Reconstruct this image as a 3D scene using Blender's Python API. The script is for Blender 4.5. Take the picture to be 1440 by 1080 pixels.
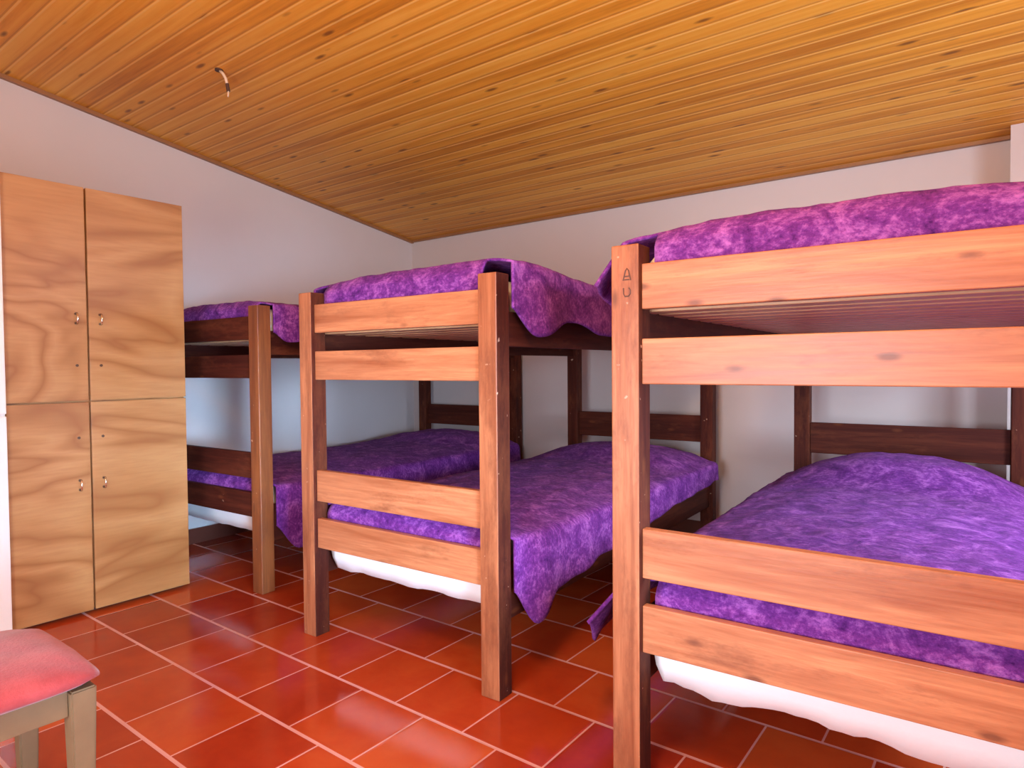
import bpy, bmesh, math, random
from mathutils import Vector, Matrix, noise

for o in list(bpy.data.objects):
    bpy.data.objects.remove(o)
S = bpy.context.scene
C = S.collection
PI = math.pi

# ------------------------------------------------------------------ camera
cam_d = bpy.data.cameras.new('camera')
cam_d.sensor_width = 36.0
cam_d.lens = 36.0 * 917.3 / 1440.0
cam_d.clip_start = 0.02
cam = bpy.data.objects.new('camera', cam_d)
C.objects.link(cam)
cam.matrix_world = (Matrix.Translation((0, 0, 1.164)) @ Matrix.Rotation(0.65, 4, 'Z')
                    @ Matrix.Rotation(PI / 2 - 0.0268, 4, 'X') @ Matrix.Rotation(-0.0079, 4, 'Z'))
S.camera = cam

# ------------------------------------------------------------------ sky, window light, exposure
w = bpy.data.worlds.new('sky')
S.world = w
w.use_nodes = True
w.node_tree.nodes['Background'].inputs[0].default_value = (0.62, 0.78, 1.0, 1)
w.node_tree.nodes['Background'].inputs[1].default_value = 1.5


def area(name, loc, target, sx, sy, power, col, spread=PI):
    d = bpy.data.lights.new(name, 'AREA')
    d.shape = 'RECTANGLE'
    d.size, d.size_y = sx, sy
    d.energy = power
    d.color = col
    d.spread = spread
    o = bpy.data.objects.new(name, d)
    C.objects.link(o)
    o.location = loc
    o.rotation_euler = (Vector(target) - Vector(loc)).to_track_quat('-Z', 'Y').to_euler()
    return o


XR, YF, YB = 1.25, -1.35, 4.30       # right wall, wall behind the camera, back wall
# daylight through the windows behind the camera and on the right
area('rear_window_daylight', (-0.85, YF - 0.10, 0.98), (-1.05, YF + 1, 0.98), 1.3, 1.2, 58, (0.80, 0.88, 1.0), 2.6)
area('side_fill_beam', (XR + 0.10, 0.05, 0.95), (-4.3, 2.4, 0.50), 0.9, 0.7, 13, (0.42, 0.68, 1.0), 0.62)  # added narrow beam, aimed at the left wall below the bunks
area('right_window_daylight', (XR + 0.22, 2.6, 1.55), (XR - 1, 2.6, 1.15), 1.1, 1.0, 84, (0.70, 0.82, 1.0), 2.5)

# unseen warm lamp without a fixture, high up near the camera
ld = bpy.data.lights.new('warm_room_lamp', 'POINT')
ld.energy = 74
ld.color = (1.0, 0.63, 0.32)
ld.shadow_soft_size = 0.16
lo = bpy.data.objects.new('warm_room_lamp', ld)
C.objects.link(lo)
lo.location = (-0.45, 0.30, 2.44)

S.view_settings.view_transform = 'Standard'
S.view_settings.look = 'None'
S.view_settings.gamma = 1.0
S.view_settings.use_curve_mapping = False
S.view_settings.exposure = 0.42


# ------------------------------------------------------------------ node helpers
class NT:
    def __init__(self, name):
        self.m = bpy.data.materials.new(name)
        self.m.use_nodes = True
        self.t = self.m.node_tree
        self.b = self.t.nodes['Principled BSDF']

    def n(self, typ, **kw):
        nd = self.t.nodes.new(typ)
        for k, v in kw.items():
            if k.startswith('i_'):
                key = k[2:].replace('_', ' ')
                nd.inputs[int(key) if key.isdigit() else key].default_value = v
            else:
                setattr(nd, k, v)
        return nd

    def l(self, a, b):
        self.t.links.new(a, b)

    def math(self, op, a, b=None, c=None, clamp=False):
        nd = self.n('ShaderNodeMath', operation=op, use_clamp=clamp)
        for i, v in enumerate((a, b, c)):
            if v is None:
                continue
            if isinstance(v, (int, float)):
                nd.inputs[i].default_value = v
            else:
                self.l(v, nd.inputs[i])
        return nd.outputs[0]

    def mix(self, f, a, b, mode='MIX'):
        nd = self.n('ShaderNodeMix', data_type='RGBA', blend_type=mode)
        for s, v in ((nd.inputs[0], f), (nd.inputs[6], a), (nd.inputs[7], b)):
            if isinstance(v, (int, float)):
                s.default_value = v
            elif isinstance(v, tuple):
                s.default_value = v + (1,) if len(v) == 3 else v
            else:
                self.l(v, s)
        return nd.outputs[2]

    def ramp(self, f, stops):
        nd = self.n('ShaderNodeValToRGB')
        e = nd.color_ramp.elements
        while len(e) < len(stops):
            e.new(0.5)
        for k, (p, c) in zip(e, stops):
            k.position = p
            k.color = tuple(c) + (1,) if not isinstance(c, (int, float)) else (c, c, c, 1)
        self.l(f, nd.inputs[0])
        return nd.outputs[0]

    def coords(self, scale=(1, 1, 1), rnd=0.0, loc=(0, 0, 0)):
        tc = self.n('ShaderNodeTexCoord')
        v = tc.outputs['Object']
        if rnd:
            oi = self.n('ShaderNodeObjectInfo')
            mu = self.math('MULTIPLY', oi.outputs['Random'], rnd)
            ad = self.n('ShaderNodeVectorMath', operation='ADD')
            self.l(v, ad.inputs[0])
            self.l(mu, ad.inputs[1])
            v = ad.outputs[0]
        mp = self.n('ShaderNodeMapping')
        mp.inputs['Scale'].default_value = scale
        mp.inputs['Location'].default_value = loc
        self.l(v, mp.inputs[0])
        return mp.outputs[0]

    def noise(self, vec, scale, detail=4, rough=0.55, dist=0.0):
        nd = self.n('ShaderNodeTexNoise')
        nd.inputs['Scale'].default_value = scale
        nd.inputs['Detail'].default_value = detail
        nd.inputs['Roughness'].default_value = rough
        nd.inputs['Distortion'].default_value = dist
        self.l(vec, nd.inputs['Vector'])
        return nd.outputs[0]

    def bump(self, h, strength=0.3, dist=0.01):
        nd = self.n('ShaderNodeBump')
        nd.inputs['Strength'].default_value = strength
        nd.inputs['Distance'].default_value = dist
        self.l(h, nd.inputs['Height'])
        self.l(nd.outputs[0], self.b.inputs['Normal'])

    def col(self, c):
        if isinstance(c, tuple):
            self.b.inputs['Base Color'].default_value = c + (1,)
        else:
            self.l(c, self.b.inputs['Base Color'])

    def set(self, **kw):
        for k, v in kw.items():
            s = self.b.inputs[k.replace('_', ' ')]
            if isinstance(v, (int, float)):
                s.default_value = v
            elif isinstance(v, tuple):
                s.default_value = v
            else:
                self.l(v, s)


def bed_wood(axis, name, lift=1.0, dark=False, pal=None):
    """varnished reddish pine, grain along the given local axis, with stains, knots and scuffs"""
    t = NT(name)
    long, across = 0.6, 9.0
    sc = [across] * 3
    sc['XYZ'.index(axis)] = long
    v = t.coords(tuple(sc), rnd=13.0)
    g = t.noise(v, 2.2, 6, 0.62, 0.6)
    fine = t.noise(v, 11.0, 3, 0.6)
    a = tuple(x * lift for x in (0.30, 0.080, 0.026))
    b = tuple(x * lift for x in (0.47, 0.175, 0.074))
    d = tuple(x * lift for x in (0.66, 0.275, 0.12))
    e = tuple(x * lift for x in (0.32, 0.085, 0.028))
    if pal:
        a, b, d, e = pal
    if dark:                                             # dark varnish on heads and side rails; painted shade on post sides, corner rails
        a, b, d, e = (0.040, 0.007, 0.005), (0.075, 0.015, 0.008), (0.120, 0.028, 0.013), (0.035, 0.007, 0.005)
    col = t.ramp(g, [(0.28, a), (0.5, b), (0.72, d)])
    col = t.mix(t.ramp(fine, [(0.42, 0.0), (0.62, 0.35)]), col, e)
    # dark stains in broad drips
    sv = [5.0] * 3
    sv['XYZ'.index(axis)] = 1.6
    s = t.noise(t.coords(tuple(sv), rnd=29.0), 1.6, 6, 0.75)
    col = t.mix(t.ramp(s, [(0.50, 0.0), (0.68, 0.75)] if axis == 'Z' else [(0.55, 0.0), (0.72, 0.6)]), col, (0.16, 0.045, 0.018))
    # knots
    kv = [12.0] * 3
    kv['XYZ'.index(axis)] = 4.5
    vo = t.n('ShaderNodeTexVoronoi')
    vo.inputs['Scale'].default_value = 1.0
    t.l(t.coords(tuple(kv), rnd=7.0), vo.inputs['Vector'])
    col = t.mix(t.ramp(vo.outputs['Distance'], [(0.06, 0.8), (0.15, 0.0)]), col, (0.14, 0.04, 0.015))
    # pale chips
    ch = t.noise(t.coords((1, 1, 1), rnd=5.0), 34.0, 2, 0.5)
    col = t.mix(t.ramp(ch, [(0.72, 0.0), (0.77, 0.65)] if axis == 'Z' else [(0.79, 0.0), (0.83, 0.3)]), col, (0.72, 0.46, 0.32))
    t.col(col)
    t.set(Roughness=0.6 if dark else t.ramp(g, [(0.2, 0.34), (0.8, 0.5)]), Specular_IOR_Level=0.14 if dark else 0.5)
    t.bump(fine, 0.12, 0.004)
    return t.m


M = {}
for ax in 'XYZ':
    M['wood' + ax] = bed_wood(ax, 'worn_pine_' + ax.lower())
    M['dark' + ax] = bed_wood(ax, 'varnished_shaded_pine_' + ax.lower(), 1.0, True)
M['postZ'] = bed_wood('Z', 'worn_pine_post', 1.0, False, ((0.22, 0.056, 0.020), (0.40, 0.138, 0.056), (0.55, 0.215, 0.092), (0.22, 0.055, 0.020)))
M['sideZ'] = bed_wood('Z', 'shaded_pine_side', 1.0, True)
M['midZ'] = bed_wood('Z', 'shaded_pine_post', 1.0, False, ((0.13, 0.030, 0.009), (0.23, 0.066, 0.018), (0.34, 0.115, 0.032), (0.13, 0.030, 0.010)))
M['slat'] = bed_wood('X', 'raw_pine_slat', 1.0, False, ((0.50, 0.24, 0.11), (0.64, 0.35, 0.17), (0.72, 0.43, 0.23), (0.48, 0.22, 0.10)))


def plain(name, c, rough=0.5, metal=0.0, var=0.0, scale=8, bump=0.0):
    t = NT(name)
    if var or bump:
        n = t.noise(t.coords(), scale, 5)
        if var:
            t.col(t.mix(n, tuple(x * (1 - var) for x in c), tuple(min(1, x * (1 + var)) for x in c)))
        else:
            t.col(c)
        if bump:
            t.bump(n, bump, 0.01)
    else:
        t.col(c)
    t.set(Roughness=rough, Metallic=metal)
    return t.m


def fleece(name, lo, mid, hi):
    t = NT(name)
    v = t.coords((1, 1, 1), rnd=17.0)
    p = t.noise(v, 11.0, 6, 0.7, 0.9)
    q = t.noise(t.coords((1.0, 2.2, 1.4), rnd=3.0), 52.0, 5, 0.75)
    pq = t.math('ADD', t.math('MULTIPLY', p, 0.55), t.math('MULTIPLY', q, 0.45))
    t.col(t.ramp(pq, [(0.36, lo), (0.5, mid), (0.64, hi)]))
    t.set(Roughness=0.85, Sheen_Weight=0.06, Sheen_Roughness=0.4, Sheen_Tint=(0.9, 0.62, 0.95, 1), Specular_IOR_Level=0.12)
    t.bump(q, 0.5, 0.012)
    return t.m


M['fleece'] = fleece('purple_fleece', (0.055, 0.007, 0.105), (0.165, 0.030, 0.240), (0.43, 0.135, 0.50))
M['sheet'] = plain('white_cotton', (0.86, 0.84, 0.82), 0.8, var=0.04, scale=12, bump=0.25)
M['wall'] = plain('painted_plaster', (0.66, 0.575, 0.55), 0.75, var=0.025, scale=5, bump=0.06)
M['white_paint'] = plain('white_paint', (0.86, 0.83, 0.80), 0.35)
M['gap_shade'] = plain('recess_shade', (0.045, 0.02, 0.012), 0.8)  # shadow gap under the wardrobe doors, put into the plinth colour
M['brass'] = plain('dull_brass', (0.09, 0.045, 0.025), 0.35, 0.3)
M['steel'] = plain('bright_steel', (0.85, 0.80, 0.74), 0.22, 1.0)
M['stool_wood'] = plain('olive_stained_wood', (0.19, 0.115, 0.055), 0.45, var=0.25, scale=14)
M['wire'] = plain('dark_wire', (0.07, 0.03, 0.02), 0.5)
M['wire_pale'] = plain('pale_wire', (0.75, 0.55, 0.38), 0.5)
M['ink'] = plain('dark_mark', (0.11, 0.045, 0.03), 0.6)
M['skirting'] = plain('dark_skirting_tile', (0.13, 0.035, 0.022), 0.35, var=0.2, scale=6)


def plywood():
    t = NT('plywood_veneer')
    v = t.coords((0.6, 0.75, 2.4), rnd=19.0)
    base = t.noise(v, 0.95, 3, 0.42, 0.9)
    fr = t.math('PINGPONG', t.math('MULTIPLY', base, 15.0), 1.0)
    col = t.ramp(fr, [(0.0, (0.31, 0.118, 0.031)), (0.16, (0.36, 0.152, 0.044)), (0.5, (0.44, 0.205, 0.066)), (1.0, (0.48, 0.240, 0.086))])
    f = t.noise(t.coords((1, 2.5, 30), rnd=3.0), 2.5, 4, 0.6)
    col = t.mix(t.ramp(f, [(0.4, 0.0), (0.75, 0.35)]), col, (0.30, 0.113, 0.032))
    t.col(col)
    t.set(Roughness=0.42)
    t.bump(f, 0.05, 0.003)
    return t.m


M['ply'] = plywood()


def floor_mat():
    t = NT('terracotta_tiles')
    tc = t.n('ShaderNodeTexCoord')
    sep = t.n('ShaderNodeSeparateXYZ')
    t.l(tc.outputs['Object'], sep.inputs[0])
    P = 0.3095
    yy = t.math('DIVIDE', t.math('SUBTRACT', sep.outputs[1], 1.215 - 20 * P), P)
    row = t.math('FLOOR', yy)
    fy = t.math('FRACT', yy)
    odd = t.math('MODULO', row, 2.0)
    xx = t.math('DIVIDE', t.math('SUBTRACT', sep.outputs[0], 0.012 - 30 * 0.31), 0.31)
    xx = t.math('SUBTRACT', xx, t.math('MULTIPLY', odd, 0.53))
    colm = t.math('FLOOR', xx)
    fx = t.math('FRACT', xx)
    ex = t.math('MINIMUM', fx, t.math('SUBTRACT', 1.0, fx))
    ey = t.math('MINIMUM', fy, t.math('SUBTRACT', 1.0, fy))
    gx = t.math('LESS_THAN', ex, 0.0105)
    gy = t.math('LESS_THAN', ey, 0.0200)
    g = t.math('MAXIMUM', gx, gy)
    cmb = t.n('ShaderNodeCombineXYZ')
    t.l(colm, cmb.inputs[0])
    t.l(row, cmb.inputs[1])
    wn = t.n('ShaderNodeTexWhiteNoise')
    wn.noise_dimensions = '2D'
    t.l(cmb.outputs[0], wn.inputs['Vector'])
    blot = t.noise(t.coords((1, 1, 1)), 5.5, 4, 0.6, 0.4)
    mixv = t.math('ADD', t.math('MULTIPLY', wn.outputs[0], 0.5), t.math('MULTIPLY', blot, 0.5))
    tile = t.ramp(mixv, [(0.2, (0.31, 0.026, 0.009)), (0.5, (0.44, 0.052, 0.012)), (0.8, (0.54, 0.095, 0.020))])
    grout = t.mix(t.noise(t.coords((1, 1, 1)), 3.0, 3), (0.52, 0.20, 0.16), (0.80, 0.46, 0.42))
    t.col(t.mix(g, tile, grout))
    rr = t.math('ADD', t.math('MULTIPLY', blot, 0.22), 0.03)
    t.set(Roughness=t.math('ADD', rr, t.math('MULTIPLY', g, 0.4)), Specular_IOR_Level=0.5)
    ed = t.math('MINIMUM', t.math('MINIMUM', ex, ey), 0.03)
    h = t.math('ADD', t.math('MULTIPLY', ed, 12.0), t.math('MULTIPLY', blot, 0.06))
    t.bump(h, 0.22, 0.01)
    return t.m


def ceiling_mat():
    t = NT('pine_boards')
    tc = t.n('ShaderNodeTexCoord')
    sep = t.n('ShaderNodeSeparateXYZ')
    t.l(tc.outputs['Object'], sep.inputs[0])
    yy = t.math('DIVIDE', t.math('ADD', sep.outputs[1], 5.0), 0.082)
    row = t.math('FLOOR', yy)
    fy = t.math('FRACT', yy)
    wn = t.n('ShaderNodeTexWhiteNoise')
    wn.noise_dimensions = '1D'
    t.l(row, wn.inputs['W'])
    cmb = t.n('ShaderNodeCombineXYZ')
    t.l(t.math('ADD', t.math('MULTIPLY', sep.outputs[0], 0.55), t.math('MULTIPLY', wn.outputs[0], 37.0)), cmb.inputs[0])
    t.l(t.math('MULTIPLY', sep.outputs[1], 13.0), cmb.inputs[1])
    g = t.noise(cmb.outputs[0], 2.0, 5, 0.6, 0.4)
    v = t.math('ADD', t.math('MULTIPLY', g, 0.72), t.math('MULTIPLY', wn.outputs[0], 0.28))
    col = t.ramp(v, [(0.28, (0.54, 0.180, 0.014)), (0.5, (0.78, 0.315, 0.030)), (0.72, (0.88, 0.43, 0.065))])
    # knots
    kc = t.n('ShaderNodeCombineXYZ')
    t.l(t.math('ADD', t.math('MULTIPLY', sep.outputs[0], 3.4), t.math('MULTIPLY', wn.outputs[0], 9.0)), kc.inputs[0])
    t.l(t.math('MULTIPLY', sep.outputs[1], 12.2), kc.inputs[1])
    vo = t.n('ShaderNodeTexVoronoi')
    vo.inputs['Scale'].default_value = 1.0
    t.l(kc.outputs[0], vo.inputs['Vector'])
    col = t.mix(t.ramp(vo.outputs['Distance'], [(0.07, 0.85), (0.17, 0.0)]), col, (0.20, 0.06, 0.012))
    # V groove: one dark line between boards, one pale shoulder with the bevel highlight painted in
    ey = t.math('MINIMUM', fy, t.math('SUBTRACT', 1.0, fy))
    gr = t.math('LESS_THAN', ey, 0.045)
    col = t.mix(t.math('MULTIPLY', gr, 0.42), col, (0.40, 0.13, 0.016))
    sh = t.math('MULTIPLY', t.math('GREATER_THAN', fy, 0.06), t.math('LESS_THAN', fy, 0.17))
    col = t.mix(t.math('MULTIPLY', sh, 0.55), col, (0.90, 0.55, 0.17))
    t.col(col)
    t.set(Roughness=0.42, Specular_IOR_Level=0.25)
    t.bump(t.math('MINIMUM', ey, 0.12), 0.35, 0.04)
    return t.m


M['floor'] = floor_mat()
M['ceiling'] = ceiling_mat()
M['trim'] = plain('brown_moulding', (0.33, 0.14, 0.05), 0.4, var=0.2, scale=9)


def cushion_mat():
    t = NT('coral_upholstery')
    n = t.noise(t.coords(), 14, 4, 0.6)
    f = t.noise(t.coords(), 160, 2, 0.5)
    t.col(t.ramp(n, [(0.35, (0.30, 0.028, 0.032)), (0.65, (0.41, 0.055, 0.058))]))
    t.set(Roughness=0.85, Sheen_Weight=0.3)
    t.bump(f, 0.3, 0.004)
    return t.m


M['cushion'] = cushion_mat()


# ------------------------------------------------------------------ mesh helpers
def add_box(bm, x0, x1, y0, y1, z0, z1, bev=0.0, seg=2):
    vs = [bm.verts.new((x, y, z)) for x in (x0, x1) for y in (y0, y1) for z in (z0, z1)]
    idx = [(0, 1, 3, 2), (4, 6, 7, 5), (0, 4, 5, 1), (2, 3, 7, 6), (0, 2, 6, 4), (1, 5, 7, 3)]
    fs = [bm.faces.new([vs[i] for i in f]) for f in idx]
    if bev > 0:
        es = {e for f in fs for e in f.edges}
        bmesh.ops.bevel(bm, geom=list(es), offset=bev, segments=seg, profile=0.5, affect='EDGES')


def add_tube(bm, pts, r, n=8):
    rings = []
    pts = [Vector(p) for p in pts]
    for i, p in enumerate(pts):
        d = (pts[min(i + 1, len(pts) - 1)] - pts[max(i - 1, 0)]).normalized()
        a = d.orthogonal().normalized()
        b = d.cross(a)
        if rings:                                        # keep rings aligned
            a0 = (rings[-1][0].co - pts[i - 1])
            a = (a0 - d * a0.dot(d)).normalized()
            b = d.cross(a)
        rings.append([bm.verts.new(p + (a * math.cos(2 * PI * k / n) + b * math.sin(2 * PI * k / n)) * r) for k in range(n)])
    for q, s in zip(rings, rings[1:]):
        for k in range(n):
            bm.faces.new((q[k], q[(k + 1) % n], s[(k + 1) % n], s[k]))
    bm.faces.new(list(reversed(rings[0])))
    bm.faces.new(rings[-1])


def obj(name, bm, mat, parent=None, smooth=False, loc=None):
    bmesh.ops.recalc_face_normals(bm, faces=bm.faces[:])
    me = bpy.data.meshes.new(name)
    bm.to_mesh(me)
    bm.free()
    if smooth:
        for p in me.polygons:
            p.use_smooth = True
    me.materials.append(mat)
    o = bpy.data.objects.new(name, me)
    C.objects.link(o)
    if parent:
        o.parent = parent
    if loc:
        o.location = loc
    return o


def box(name, mat, parent, x0, x1, y0, y1, z0, z1, bev=0.0, seg=2):
    """box whose origin is its own centre"""
    cx, cy, cz = (x0 + x1) / 2, (y0 + y1) / 2, (z0 + z1) / 2
    bm = bmesh.new()
    add_box(bm, x0 - cx, x1 - cx, y0 - cy, y1 - cy, z0 - cz, z1 - cz, bev, seg)
    return obj(name, bm, mat, parent, loc=(cx, cy, cz))


def tag(o, label, cat, group=None):
    o['label'] = label
    o['category'] = cat
    if group:
        o['group'] = group
    return o


def thing(name, label, cat, loc=(0, 0, 0), rz=0.0, group=None):
    o = bpy.data.objects.new(name, None)
    o.empty_display_size = 0.1
    C.objects.link(o)
    o.location = loc
    o.rotation_euler = (0, 0, rz)
    return tag(o, label, cat, group)


def struct(name, bm, mat, smooth=False):
    o = obj(name, bm, mat, smooth=smooth)
    o['kind'] = 'structure'
    return o


# ------------------------------------------------------------------ room shell
SL = 0.1267                                              # the boarded ceiling climbs away from the back wall
DL = 0.05                                                # the left wall is a little out of square


def zc(y):
    return 2.335 + SL * (YB - y)


def xl(y):
    return -4.427 + (YB - y) * math.tan(DL)


bm = bmesh.new()
add_box(bm, -4.7, XR + 0.2, YF - 0.2, YB + 0.2, -0.12, 0.0)
struct('floor', bm, M['floor'])


def prism(bm, pts, off):
    a = [bm.verts.new(p) for p in pts]
    b = [bm.verts.new(Vector(p) + Vector(off)) for p in pts]
    bm.faces.new(a)
    bm.faces.new(list(reversed(b)))
    n = len(pts)
    for i in range(n):
        bm.faces.new((a[i], b[i], b[(i + 1) % n], a[(i + 1) % n]))


bm = bmesh.new()
prism(bm, [(-4.7, YF - 0.2, zc(YF - 0.2)), (XR + 0.2, YF - 0.2, zc(YF - 0.2)), (XR + 0.2, YB + 0.2, zc(YB + 0.2)), (-4.7, YB + 0.2, zc(YB + 0.2))], (0, 0, 0.08))
struct('ceiling', bm, M['ceiling'])

bm = bmesh.new()
add_box(bm, -4.7, XR + 0.2, YB, YB + 0.15, 0, zc(YB) + 0.01)
struct('wall_back', bm, M['wall'])
bm = bmesh.new()                                         # pier on the back wall, at the right
prism(bm, [(0.0, YB - 0.15, 0), (XR, YB - 0.15, 0), (XR, YB - 0.15, zc(YB - 0.15) + 0.01), (0.0, YB - 0.15, zc(YB - 0.15) + 0.01)], (0, 0.15, 0))
struct('wall_pier', bm, M['wall'])
bm = bmesh.new()
prism(bm, [(xl(YF - .1), YF - .1, 0), (xl(YB), YB, 0), (xl(YB), YB, zc(YB) + .01), (xl(YF - .1), YF - .1, zc(YF - .1) + .01)], (-0.15, 0, 0))
struct('wall_left', bm, M['wall'])


def wall_with_opening(name, along_x, fixed, a0, a1, o0, o1, z0, z1, top, th):
    bm = bmesh.new()
    for (p0, p1, q0, q1) in ((a0, o0, 0, top), (o1, a1, 0, top), (o0, o1, 0, z0), (o0, o1, z1, top)):
        if along_x:
            add_box(bm, p0, p1, min(fixed, fixed + th), max(fixed, fixed + th), q0, q1)
        else:
            add_box(bm, min(fixed, fixed + th), max(fixed, fixed + th), p0, p1, q0, q1)
    return struct(name, bm, M['wall'])


bm = bmesh.new()
for (p0, p1, q0, q1) in ((YF - .2, -0.55, 0, 3.15), (0.65, 2.05, 0, 3.15), (3.15, YB + .1, 0, 3.15), (-0.55, 0.65, 0, 0.45), (-0.55, 0.65, 1.5, 3.15),
                         (2.05, 3.15, 0, 0.8), (2.05, 3.15, 1.9, 3.15)):
    add_box(bm, XR, XR + 0.15, p0, p1, q0, q1)
struct('wall_right', bm, M['wall'])
wall_with_opening('wall_front', True, YF, -4.65, XR + .1, -1.55, -0.15, 0.32, 1.65, 3.12, -0.15)


def window(name, along_x, fixed, o0, o1, z0, z1):
    bm = bmesh.new()
    mid = (o0 + o1) / 2
    f = 0.05
    for (p0, p1, q0, q1) in ((o0, o0 + f, z0, z1), (o1 - f, o1, z0, z1), (o0 + f, o1 - f, z0, z0 + f), (o0 + f, o1 - f, z1 - f, z1), (mid - .02, mid + .02, z0 + f, z1 - f)):
        if along_x:
            add_box(bm, p0, p1, fixed - .03, fixed + .01, q0, q1)
        else:
            add_box(bm, fixed - .01, fixed + .03, p0, p1, q0, q1)
    return struct(name, bm, M['white_paint'])


window('window_1', False, XR, 2.05, 3.15, 0.8, 1.9)
window('window_3', False, XR, -0.55, 0.65, 0.45, 1.5)  # unseen window frame for the added side beam
window('window_2', True, YF, -1.55, -0.15, 0.32, 1.65)

bm = bmesh.new()
add_box(bm, xl(YB) + 0.02, -0.0, YB - 0.014, YB, 0, 0.10, 0.003)
struct('baseboard_back', bm, M['skirting'])
bm = bmesh.new()
prism(bm, [(xl(YF), YF, 0), (xl(YB), YB, 0), (xl(YB), YB, .10), (xl(YF), YF, .10)], (0.014, 0, 0))
struct('baseboard_left', bm, M['skirting'])
bm = bmesh.new()
add_box(bm, xl(YB), 0.0, YB - 0.028, YB, zc(YB) - 0.016, zc(YB) + 0.006, 0.003)
struct('trim_back', bm, M['trim'])
bm = bmesh.new()
prism(bm, [(xl(YF), YF, zc(YF) - .022), (xl(YB), YB, zc(YB) - .022), (xl(YB), YB, zc(YB) + .004), (xl(YF), YF, zc(YF) + .004)], (0.026, 0, 0))
struct('trim_left', bm, M['trim'])

# ------------------------------------------------------------------ bunk beds
PW, PD, W, L, H = 0.0807, 0.0765, 0.98, 2.403, 1.488
BW = W + PW
YAW = 0.0438
Z = dict(t1=(1.3147, 1.4358), t2=(1.1137, 1.2356), r1=(0.5892, 0.7238), r2=(0.3862, 0.5141))


def make_bed(label):
    t = thing('bunk_bed', label, 'bunk bed', group='bunk beds along the back wall')
    for x in (0.0, W):
        for y in (0.0, L - PD):
            p = box('post', M['postZ' if y == 0 else 'darkZ'], t, x, x + PW, y, y + PD, 0.0, H, 0.004)
            p.data.materials.append(M['sideZ'])          # post sides get a darker copy, their shade painted into the wood
            if y == 0:
                for f in p.data.polygons:
                    if abs(f.normal.x) > 0.8:
                        f.material_index = 1
    for k in ('t1', 't2', 'r1', 'r2'):
        box('foot_rail', M['woodX'], t, PW, W, 0.018, 0.046, *Z[k], 0.003)
    for z in ((0.6651, 0.8364), (1.3147, 1.4358)):
        box('head_rail', M['darkX'], t, PW, W, L - 0.05, L - 0.022, *z, 0.003)
    for x in (0.022, BW - 0.05):
        for z in ((1.235, 1.36), (0.255, 0.45)):
            box('side_rail', M['darkY'], t, x, x + 0.028, PD, L - PD, *z, 0.003)
    for zb, ya in ((1.312, 0.09), (0.258, 0.42)):
        bm = bmesh.new()
        y = ya
        while y < L - 0.15:
            add_box(bm, 0.05, BW - 0.05, y, y + 0.085, zb, zb + 0.018, 0.002, 1)
            y += 0.122
        obj('slat_base', bm, M['slat'], t)
    return t


def copy_tree(o):
    c = o.copy()
    C.objects.link(c)
    for ch in list(o.children):
        d = ch.copy()
        C.objects.link(d)
        d.parent = c
    return c


BEDS = [(-4.0985, 1.8174), (-2.4516, 1.6997), (-0.8612, 1.5812)]
bed_labels = ['dark wooden bunk bed in the corner, half hidden behind the plywood wardrobe',
              'wooden bunk bed in the middle, its whole foot end in view',
              'largest wooden bunk bed at the right with brightly lit orange rails']
proto = None
beds = []
for (x, y), lb in zip(BEDS, bed_labels):
    b = make_bed(lb) if proto is None else copy_tree(proto)
    proto = proto or b
    b['label'] = lb
    b.location = (x, y, 0)
    b.rotation_euler = (0, 0, YAW)
    beds.append(b)

for ch in beds[0].children:                              # corner bed foot: shade painted in with darker wood on rails and posts
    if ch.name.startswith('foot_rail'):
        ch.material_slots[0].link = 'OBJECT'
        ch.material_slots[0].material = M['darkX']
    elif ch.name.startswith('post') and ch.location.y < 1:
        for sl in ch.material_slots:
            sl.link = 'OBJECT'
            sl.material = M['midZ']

# two dark-ringed marks on the front post of the right bed, only there
def ring(bm, cx, cz, rx, rz, th, y, a0=0.0, a1=2 * PI, n=18):
    pts = [(cx + math.cos(a0 + (a1 - a0) * k / n) * rx, y, cz + math.sin(a0 + (a1 - a0) * k / n) * rz) for k in range(n + 1)]
    add_tube(bm, pts, th, 6)


bm = bmesh.new()
# letters: A above, U below, scratched into the post
yk = -0.0005
add_tube(bm, [(0.036, yk, 1.392), (0.043, yk, 1.418), (0.047, yk, 1.424), (0.052, yk, 1.418), (0.058, yk, 1.392)], 0.0019, 6)
add_tube(bm, [(0.038, yk, 1.403), (0.056, yk, 1.403)], 0.0019, 6)
add_tube(bm, [(0.040, yk, 1.394), (0.054, yk, 1.394)], 0.0016, 6)
add_tube(bm, [(0.037, yk, 1.372), (0.0375, yk, 1.356), (0.041, yk, 1.350), (0.052, yk, 1.350), (0.0565, yk, 1.356), (0.057, yk, 1.366), (0.052, yk, 1.372)], 0.0019, 6)
mk = obj('carved_mark', bm, M['ink'], beds[2])


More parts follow.
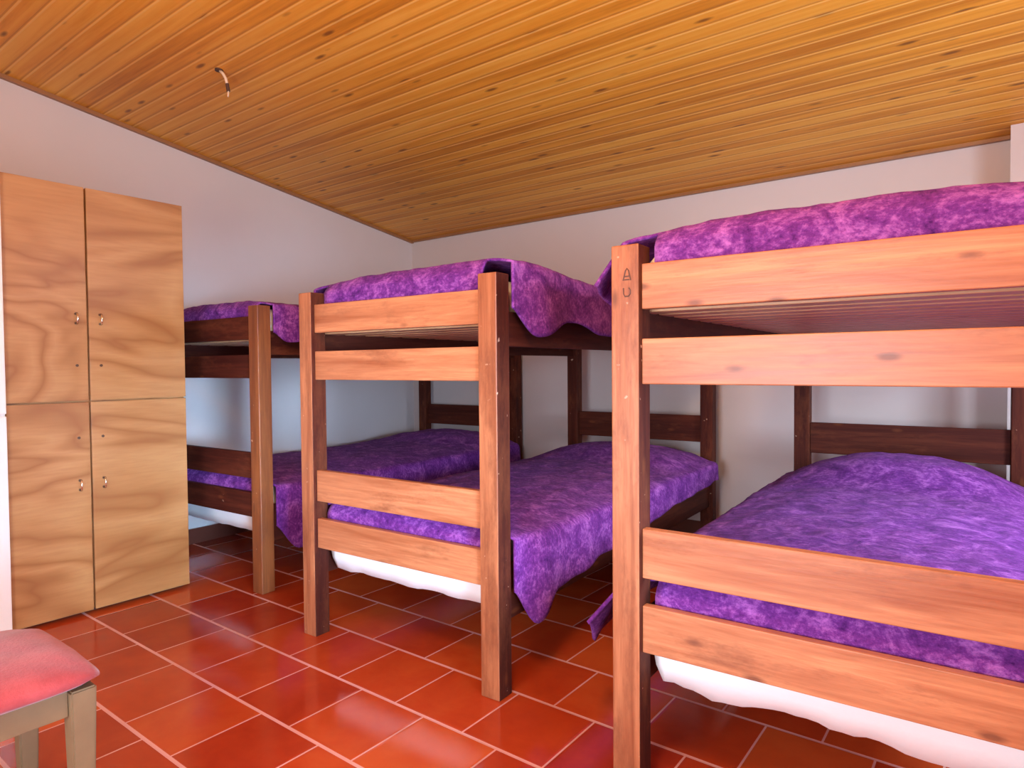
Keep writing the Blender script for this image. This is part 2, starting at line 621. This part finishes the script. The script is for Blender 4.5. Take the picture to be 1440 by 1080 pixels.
# mattresses ---------------------------------------------------------------
def make_mattress(z0, z1, y0, wavy=0.0, seed=0):
    bm = bmesh.new()
    x0, x1, y1 = 0.055 + (0.03 if z0 < 1 else 0), BW - 0.055 - (0.03 if z0 < 1 else 0), L - 0.09
    nx, ny, nz = 34, 40, 6
    grid = {}
    for i in range(nx + 1):
        for j in range(ny + 1):
            for k in range(nz + 1):
                if 0 < i < nx and 0 < j < ny and 0 < k < nz:
                    continue
                u, v, w_ = i / nx, j / ny, k / nz
                p = Vector((x0 + (x1 - x0) * u, y0 + (y1 - y0) * v, z0 + (z1 - z0) * w_))
                # rounded edges
                for ax, q in ((0, u), (1, v)):
                    d = min(q, 1 - q)
                    r = 0.03
                edge = 0.02 * max(0, abs(w_ - 0.5) * 2 - 0.55) / 0.45
                if i == 0: p.x += edge
                if i == nx: p.x -= edge
                if j == 0: p.y += edge
                if j == ny: p.y -= edge
                if k == 0 and v < 0.12:
                    p.z -= wavy * (0.5 + noise.noise((p.x * 9 + seed, 3.1, seed)) * 0.9 + 0.35 * noise.noise((p.x * 27 + seed, 1.7, seed)))
                grid[i, j, k] = bm.verts.new(p)

    def face(a, b, c, d):
        bm.faces.new([grid[q] for q in (a, b, c, d)])
    for i in range(nx):
        for j in range(ny):
            for k in (0, nz):
                face((i, j, k), (i + 1, j, k), (i + 1, j + 1, k), (i, j + 1, k))
    for i in range(nx):
        for k in range(nz):
            for j in (0, ny):
                face((i, j, k), (i + 1, j, k), (i + 1, j, k + 1), (i, j, k + 1))
    for j in range(ny):
        for k in range(nz):
            for i in (0, nx):
                face((i, j, k), (i, j + 1, k), (i, j + 1, k + 1), (i, j, k + 1))
    return bm


def place(o, bed):
    o.location = bed.location
    o.rotation_euler = bed.rotation_euler
    return o


low_names = ['white mattress under the corner bed, seen below the dark foot rails',
             'white mattress on the lower bunk of the middle bed',
             'white mattress with ragged lower edge on the lower bunk of the right bed']
for i, (b, lb) in enumerate(zip(beds, low_names)):
    m = obj('mattress', make_mattress(0.285, 0.545, 0.085, (0.010, 0.010, 0.022)[i], i * 7.3), M['sheet'], smooth=True)
    place(tag(m, lb, 'mattress', 'mattresses on the lower bunks'), b)
up_names = ['upper mattress of the corner bed, under its purple bedspread',
            'upper mattress of the middle bed, under its purple bedspread',
            'upper mattress of the right bed, under its purple bedspread']
for i, (b, lb) in enumerate(zip(beds, up_names)):
    m = obj('mattress', make_mattress(1.332, 1.478, 0.12, 0.0, i), M['sheet'], smooth=True)
    place(tag(m, lb, 'mattress', 'mattresses on the upper bunks'), b)


# bedspreads ---------------------------------------------------------------
def lerp_table(tab, x):
    if x <= tab[0][0]:
        return tab[0][1]
    for (a, va), (b, vb) in zip(tab, tab[1:]):
        if x <= b:
            f = (x - a) / (b - a)
            f = f * f * (3 - 2 * f)
            return va + (vb - va) * f
    return tab[-1][1]


def bedspread(top, foot_z, right_hem, left_hem, seed, crown=0.03, pillow=0.0, edge_drop=0.02, right_end=None, flare=0.05, y_end=None, lump=0.0, out_left=0.0):
    """cloth over a mattress: top sheet, two side drops with their own hems, a tucked foot drop"""
    bm = bmesh.new()
    ya, yb = 0.089, y_end or (L - 0.10)
    xa, xb = -0.016, BW + 0.016
    NY, NT_, ND, NF = 110, 46, 16, 8
    ys = [ya + (yb - ya) * (k / NY) ** 1.15 for k in range(NY + 1)]
    V = {}

    def wob(x, y, s=1.0):
        return noise.noise((x * 4.2 * s + seed, y * 3.4 * s, seed * 1.7)) * 0.6 + noise.noise((x * 11 * s, y * 9 * s + seed, 4.4)) * 0.4

    def ztop(x, y):
        u = (x - xa) / (xb - xa)
        side = 1 - abs(2 * u - 1) ** 4
        z = top + crown * (1 - (2 * u - 1) ** 2) - edge_drop * (1 - side)
        if pillow:
            f = max(0.0, min(1.0, (y - 1.62) / 0.34))
            f = f * f * (3 - 2 * f)
            g = max(0.0, min(1.0, (L - 0.11 - y) / 0.14))
            px = max(0.0, 1 - abs(2 * u - 1) ** 2.6 * 1.12)
            z += pillow * f * (0.55 + 0.45 * g) * px
        z += lump * math.exp(-((y - 0.16) / 0.22) ** 2) * u ** 2
        return z + 0.012 * wob(x, y) + 0.004 * noise.noise((x * 22, y * 20, seed))

    for r, y in enumerate(ys):
        for c in range(NT_ + 1):
            x = xa + (xb - xa) * c / NT_
            k = 0.011 * (1 - max(0.0, min(1.0, (y - ya) / 0.16)))
            V[r, ND + c] = bm.verts.new((min(max(x, xa + k), xb - k), y, ztop(x, y)))
        for side in (-1, 1):
            hem = lerp_table(right_hem if side > 0 else left_hem, y) + 0.012 * noise.noise((y * 7, seed, side))
            near = max(0.0, min(1.0, (y - ya) / 0.16))
            near = near * near * (3 - 2 * near)
            xe = xb if side > 0 else xa
            z0 = ztop(xe, y)
            for d in range(1, ND + 1):
                f = d / ND
                zz = z0 + (hem - z0) * f
                drop = z0 - zz
                fold = math.sin(y * 16 + seed + 1.5 * noise.noise((y * 2, seed, 2))) * 0.55 + 0.45 * noise.noise((y * 8, zz * 5, seed))
                out = 0.010 + flare * drop * 1.2 + 0.05 * drop * fold * (1 if flare else 0)
                out += 0.012 * math.sin(min(1.0, f * 4) * PI / 2)
                out = max(0.004, out) * near - 0.011 * (1 - near) + (out_left * f * math.exp(-((y - 0.1) / 0.35) ** 2) if side < 0 else 0)
                idx = ND + NT_ + d if side > 0 else ND - d
                yy = y + 0.03 * drop * noise.noise((y * 5, seed + 9, side))
                V[r, idx] = bm.verts.new((xe + side * out, max(ya, yy), zz))
    tot = NT_ + 2 * ND
    for r in range(NY):
        for c in range(tot):
            bm.faces.new((V[r, c], V[r, c + 1], V[r + 1, c + 1], V[r + 1, c]))
    # foot drop between the posts
    cols = [c for c in range(NT_ + 1) if PW + 0.012 < xa + (xb - xa) * c / NT_ < W - 0.012]
    prev = {c: V[0, ND + c] for c in cols}
    for k in range(1, NF + 1):
        f = k / NF
        cur = {}
        for c in cols:
            x = xa + (xb - xa) * c / NT_
            z0 = ztop(x, ya)
            bul = 0.5 + 0.5 * noise.noise((x * 9 + seed, f * 2, 8.8))
            y = ya - 0.030 * min(1.0, f * 3.0)
            z = z0 + (foot_z - z0) * f + 0.008 * (bul - .5)
            cur[c] = bm.verts.new((x, y, z))
        for a, b in zip(cols, cols[1:]):
            bm.faces.new((prev[a], prev[b], cur[b], cur[a]))
        prev = cur
    return bm


def make_spread(bed, label, group, **kw):
    o = obj('bedspread', bedspread(**kw), M['fleece'], smooth=True)
    tag(o, label, 'bedspread', group)
    so = o.modifiers.new('thickness', 'SOLIDIFY')
    so.thickness = 0.010
    so.offset = 0.0
    place(o, bed)
    return o


GL, GU = 'purple bedspreads on the lower bunks', 'purple bedspreads on the upper bunks'
# lower bunks
make_spread(beds[0], 'dark violet bedspread on the lower bunk of the corner bed', GL, top=0.565, foot_z=0.47, seed=2.2, pillow=0.06, crown=0.02,
            right_hem=[(0.085, 0.34), (0.20, 0.21), (0.42, 0.33), (1.0, 0.36), (2.3, 0.38)],
            left_hem=[(0.085, 0.40), (2.3, 0.40)])
make_spread(beds[1], 'purple bedspread with a long hanging corner, lower bunk of the middle bed', GL, top=0.565, foot_z=0.47, seed=5.1, pillow=0.075, crown=0.02,
            right_hem=[(0.085, 0.36), (0.18, 0.222), (0.32, 0.325), (0.9, 0.37), (1.7, 0.42), (2.3, 0.44)],
            left_hem=[(0.085, 0.40), (2.3, 0.40)])
make_spread(beds[2], 'broad purple bedspread over a pillow bulge, lower bunk of the right bed', GL, top=0.565, foot_z=0.47, seed=9.4, pillow=0.115, crown=0.03, flare=0.09, out_left=0.12,
            right_hem=[(0.085, 0.42), (0.20, 0.25), (0.45, 0.36), (2.3, 0.40)],
            left_hem=[(0.085, 0.40), (0.20, 0.30), (0.45, 0.40), (2.3, 0.46)])
# upper bunks
make_spread(beds[0], 'purple bedspread on the upper bunk of the corner bed, its corner drooping', GU, top=1.516, foot_z=1.42, seed=12.7, crown=0.01,
            right_hem=[(0.085, 1.35), (0.16, 1.30), (0.5, 1.36), (2.3, 1.38)],
            left_hem=[(0.085, 1.40), (2.3, 1.40)])
make_spread(beds[1], 'rumpled purple bedspread on the upper bunk of the middle bed', GU, top=1.525, foot_z=1.42, seed=16.3, crown=0.012, lump=0.03,
            right_hem=[(0.085, 1.37), (0.20, 1.275), (0.42, 1.335), (0.8, 1.285), (2.3, 1.30)],
            left_hem=[(0.085, 1.42), (0.25, 1.34), (2.3, 1.36)])
make_spread(beds[2], 'bright magenta purple bedspread on the upper bunk of the right bed', GU, top=1.525, foot_z=1.42, seed=21.9, crown=0.012, flare=0.10, out_left=0.09,
            right_hem=[(0.085, 1.44), (0.22, 1.30), (2.3, 1.30)],
            left_hem=[(0.085, 1.40), (0.16, 1.375), (0.4, 1.33), (2.3, 1.33)])

# ------------------------------------------------------------------ wardrobe
WX, WY1, WR, WL_ = -3.4704, 1.7048, 0.4544, 0.326
WY0 = WY1 - WR - WL_
WH, WM = 2.022, 1.0156
wt = thing('wardrobe', 'tall plywood wardrobe with four doors standing against the left wall', 'wardrobe', (WX, WY0, 0), 0.0)
WW = WR + WL_
DT = 0.02
box('carcass', M['ply'], wt, -0.62, -DT - 0.004, 0.0, WW, 0.022, WH)
box('plinth', M['gap_shade'], wt, -0.60, -0.05, 0.01, WW - 0.01, 0.0, 0.022)
bm = bmesh.new()
g = 0.0045
for (y0, y1, z0, z1, hinge) in ((0.0, WL_ - g, 0.018, WM - 0.004, 0), (WL_ + g, WW, 0.018, WM - 0.004, 1),
                                (0.0, WL_ - g, WM + 0.004, WH, 0), (WL_ + g, WW, WM + 0.004, WH, 1)):
    cy, cz = (y0 + y1) / 2, (z0 + z1) / 2
    d = box('door', M['ply'], wt, -DT, 0.0, y0, y1, z0, z1, 0.0015)
    up = z0 > 0.5
    hy = (y1 - 0.045) if hinge == 0 else (y0 + 0.048)
    hz = 1.405 if up else 0.622
    lz = 1.185 if up else 0.845
    # pull: two dark feet carrying a bright bar
    for s in (-1, 1):
        bm2 = bmesh.new()
        add_tube(bm2, [(0.0, 0, s * 0.022), (0.012, 0, s * 0.022)], 0.0065, 10)
        obj('handle_foot', bm2, M['brass'], d, loc=(0.010, hy - cy, hz - cz))
    bm2 = bmesh.new()
    add_tube(bm2, [(0.011, 0, -0.026), (0.021, 0, -0.015), (0.024, 0, 0.0), (0.021, 0, 0.015), (0.011, 0, 0.026)], 0.0038, 8)
    obj('handle', bm2, M['steel'], d, smooth=True, loc=(0.010, hy - cy, hz - cz))
    bm2 = bmesh.new()
    add_tube(bm2, [(0.0, 0, 0), (0.004, 0, 0)], 0.0065, 12)
    obj('lock', bm2, M['brass'], d, loc=(0.009, hy - cy, lz - cz))
bm.free()

# white cabinet next to the wardrobe
wc = thing('cabinet', 'white cabinet at the left edge, beside the plywood wardrobe', 'cabinet', (WX + 0.02, 0.20, 0), 0.0)
CW = WY0 - 0.004 - 0.20
box('carcass', M['white_paint'], wc, -0.62, -0.022, 0, CW, 0.0, 2.03)
box('door', M['white_paint'], wc, -0.020, 0, 0.0, CW, 0.01, 0.965, 0.003)
box('door', M['white_paint'], wc, -0.020, 0, 0.0, CW, 0.975, 2.03, 0.003)

# ------------------------------------------------------------------ stool
sx0, sx1, sy0, sy1 = -2.13, -1.665, 0.20, 0.625
st = thing('stool', 'wooden stool with a padded coral red seat, standing in front of the wardrobe', 'stool', ((sx0 + sx1) / 2, (sy0 + sy1) / 2, 0))
hx, hy = (sx1 - sx0) / 2, (sy1 - sy0) / 2
bm = bmesh.new()
n = 28
top = {}
for side in (1, -1):
    for i in range(n + 1):
        for j in range(n + 1):
            u, v = 2 * i / n - 1, 2 * j / n - 1
            e = max(abs(u), abs(v))
            if side < 0 and e > 0.999:
                continue
            # rounded-square plan
            r = 0.10
            x, y = u * hx, v * hy
            q = (abs(u) ** 8 + abs(v) ** 8) ** (1 / 8) if e > 0 else 1
            k = e / q if q else 1
            x *= 1 - (1 - k) * 0.8
            y *= 1 - (1 - k) * 0.8
            dome = (1 - abs(u) ** 3.2) * (1 - abs(v) ** 3.2)
            z = 0.452 + (0.052 * max(0, dome) ** 0.55 if side > 0 else -0.020 * max(0, dome) ** 0.25)
            if side > 0:
                z += 0.003 * noise.noise((x * 14, y * 14, 2))
            top[i, j, side] = bm.verts.new((x, y, z))
for side in (1, -1):
    for i in range(n):
        for j in range(n):
            q = [top.get((a, b, side), top.get((a, b, 1))) for a, b in ((i, j), (i + 1, j), (i + 1, j + 1), (i, j + 1))]
            bm.faces.new(q)
obj('seat', bm, M['cushion'], st, smooth=True)
a = 0.024
for s in (-1, 1):
    for r in (-1, 1):
        bm = bmesh.new()
        zt = 0.431
        ct = (s * (hx - 0.045), r * (hy - 0.045))
        cb = (s * (hx - 0.045), r * (hy - 0.045))
        vs = []
        for (cx, cy), z, w_ in ((cb, 0.0, 0.018), (ct, zt, 0.027)):
            vs.append([bm.verts.new((cx + dx * w_, cy + dy * w_, z)) for dx, dy in ((-1, -1), (1, -1), (1, 1), (-1, 1))])
        for k in range(4):
            bm.faces.new((vs[0][k], vs[0][(k + 1) % 4], vs[1][(k + 1) % 4], vs[1][k]))
        bm.faces.new(list(reversed(vs[0])))
        bm.faces.new(vs[1])
        bmesh.ops.bevel(bm, geom=bm.edges[:], offset=0.004, segments=2, affect='EDGES')
        obj('leg', bm, M['stool_wood'], st)
for r in (-1, 1):
    box('apron', M['stool_wood'], st, -hx + 0.072, hx - 0.072, r * (hy - 0.045) - 0.010, r * (hy - 0.045) + 0.010, 0.372, 0.431, 0.002)
    box('apron', M['stool_wood'], st, r * (hx - 0.045) - 0.010, r * (hx - 0.045) + 0.010, -hy + 0.072, hy - 0.072, 0.372, 0.431, 0.002)

# ------------------------------------------------------------------ bare wire on the ceiling
hk = thing('ceiling_wire', 'short bent wire hanging from the boarded ceiling where a lamp is missing', 'wire', (-3.153, 1.749, zc(1.749)))
bm = bmesh.new()
add_tube(bm, [(0, 0, 0.004), (0, 0, -0.006)], 0.020, 14)
obj('ceiling_cap', bm, M['wire'], hk)
bm = bmesh.new()
add_tube(bm, [(0.004, 0.003, -0.005), (0.016, 0.012, -0.020), (0.026, 0.020, -0.045), (0.031, 0.024, -0.072)], 0.007, 8)
obj('wire', bm, M['wire_pale'], hk, smooth=True)
bm = bmesh.new()
add_tube(bm, [(0.031, 0.024, -0.070), (0.036, 0.027, -0.108)], 0.009, 10)
obj('connector', bm, M['wire'], hk)
bm = bmesh.new()
add_tube(bm, [(0.036, 0.027, -0.106), (0.034, 0.026, -0.135)], 0.004, 8)
obj('wire_end', bm, M['wire_pale'], hk)
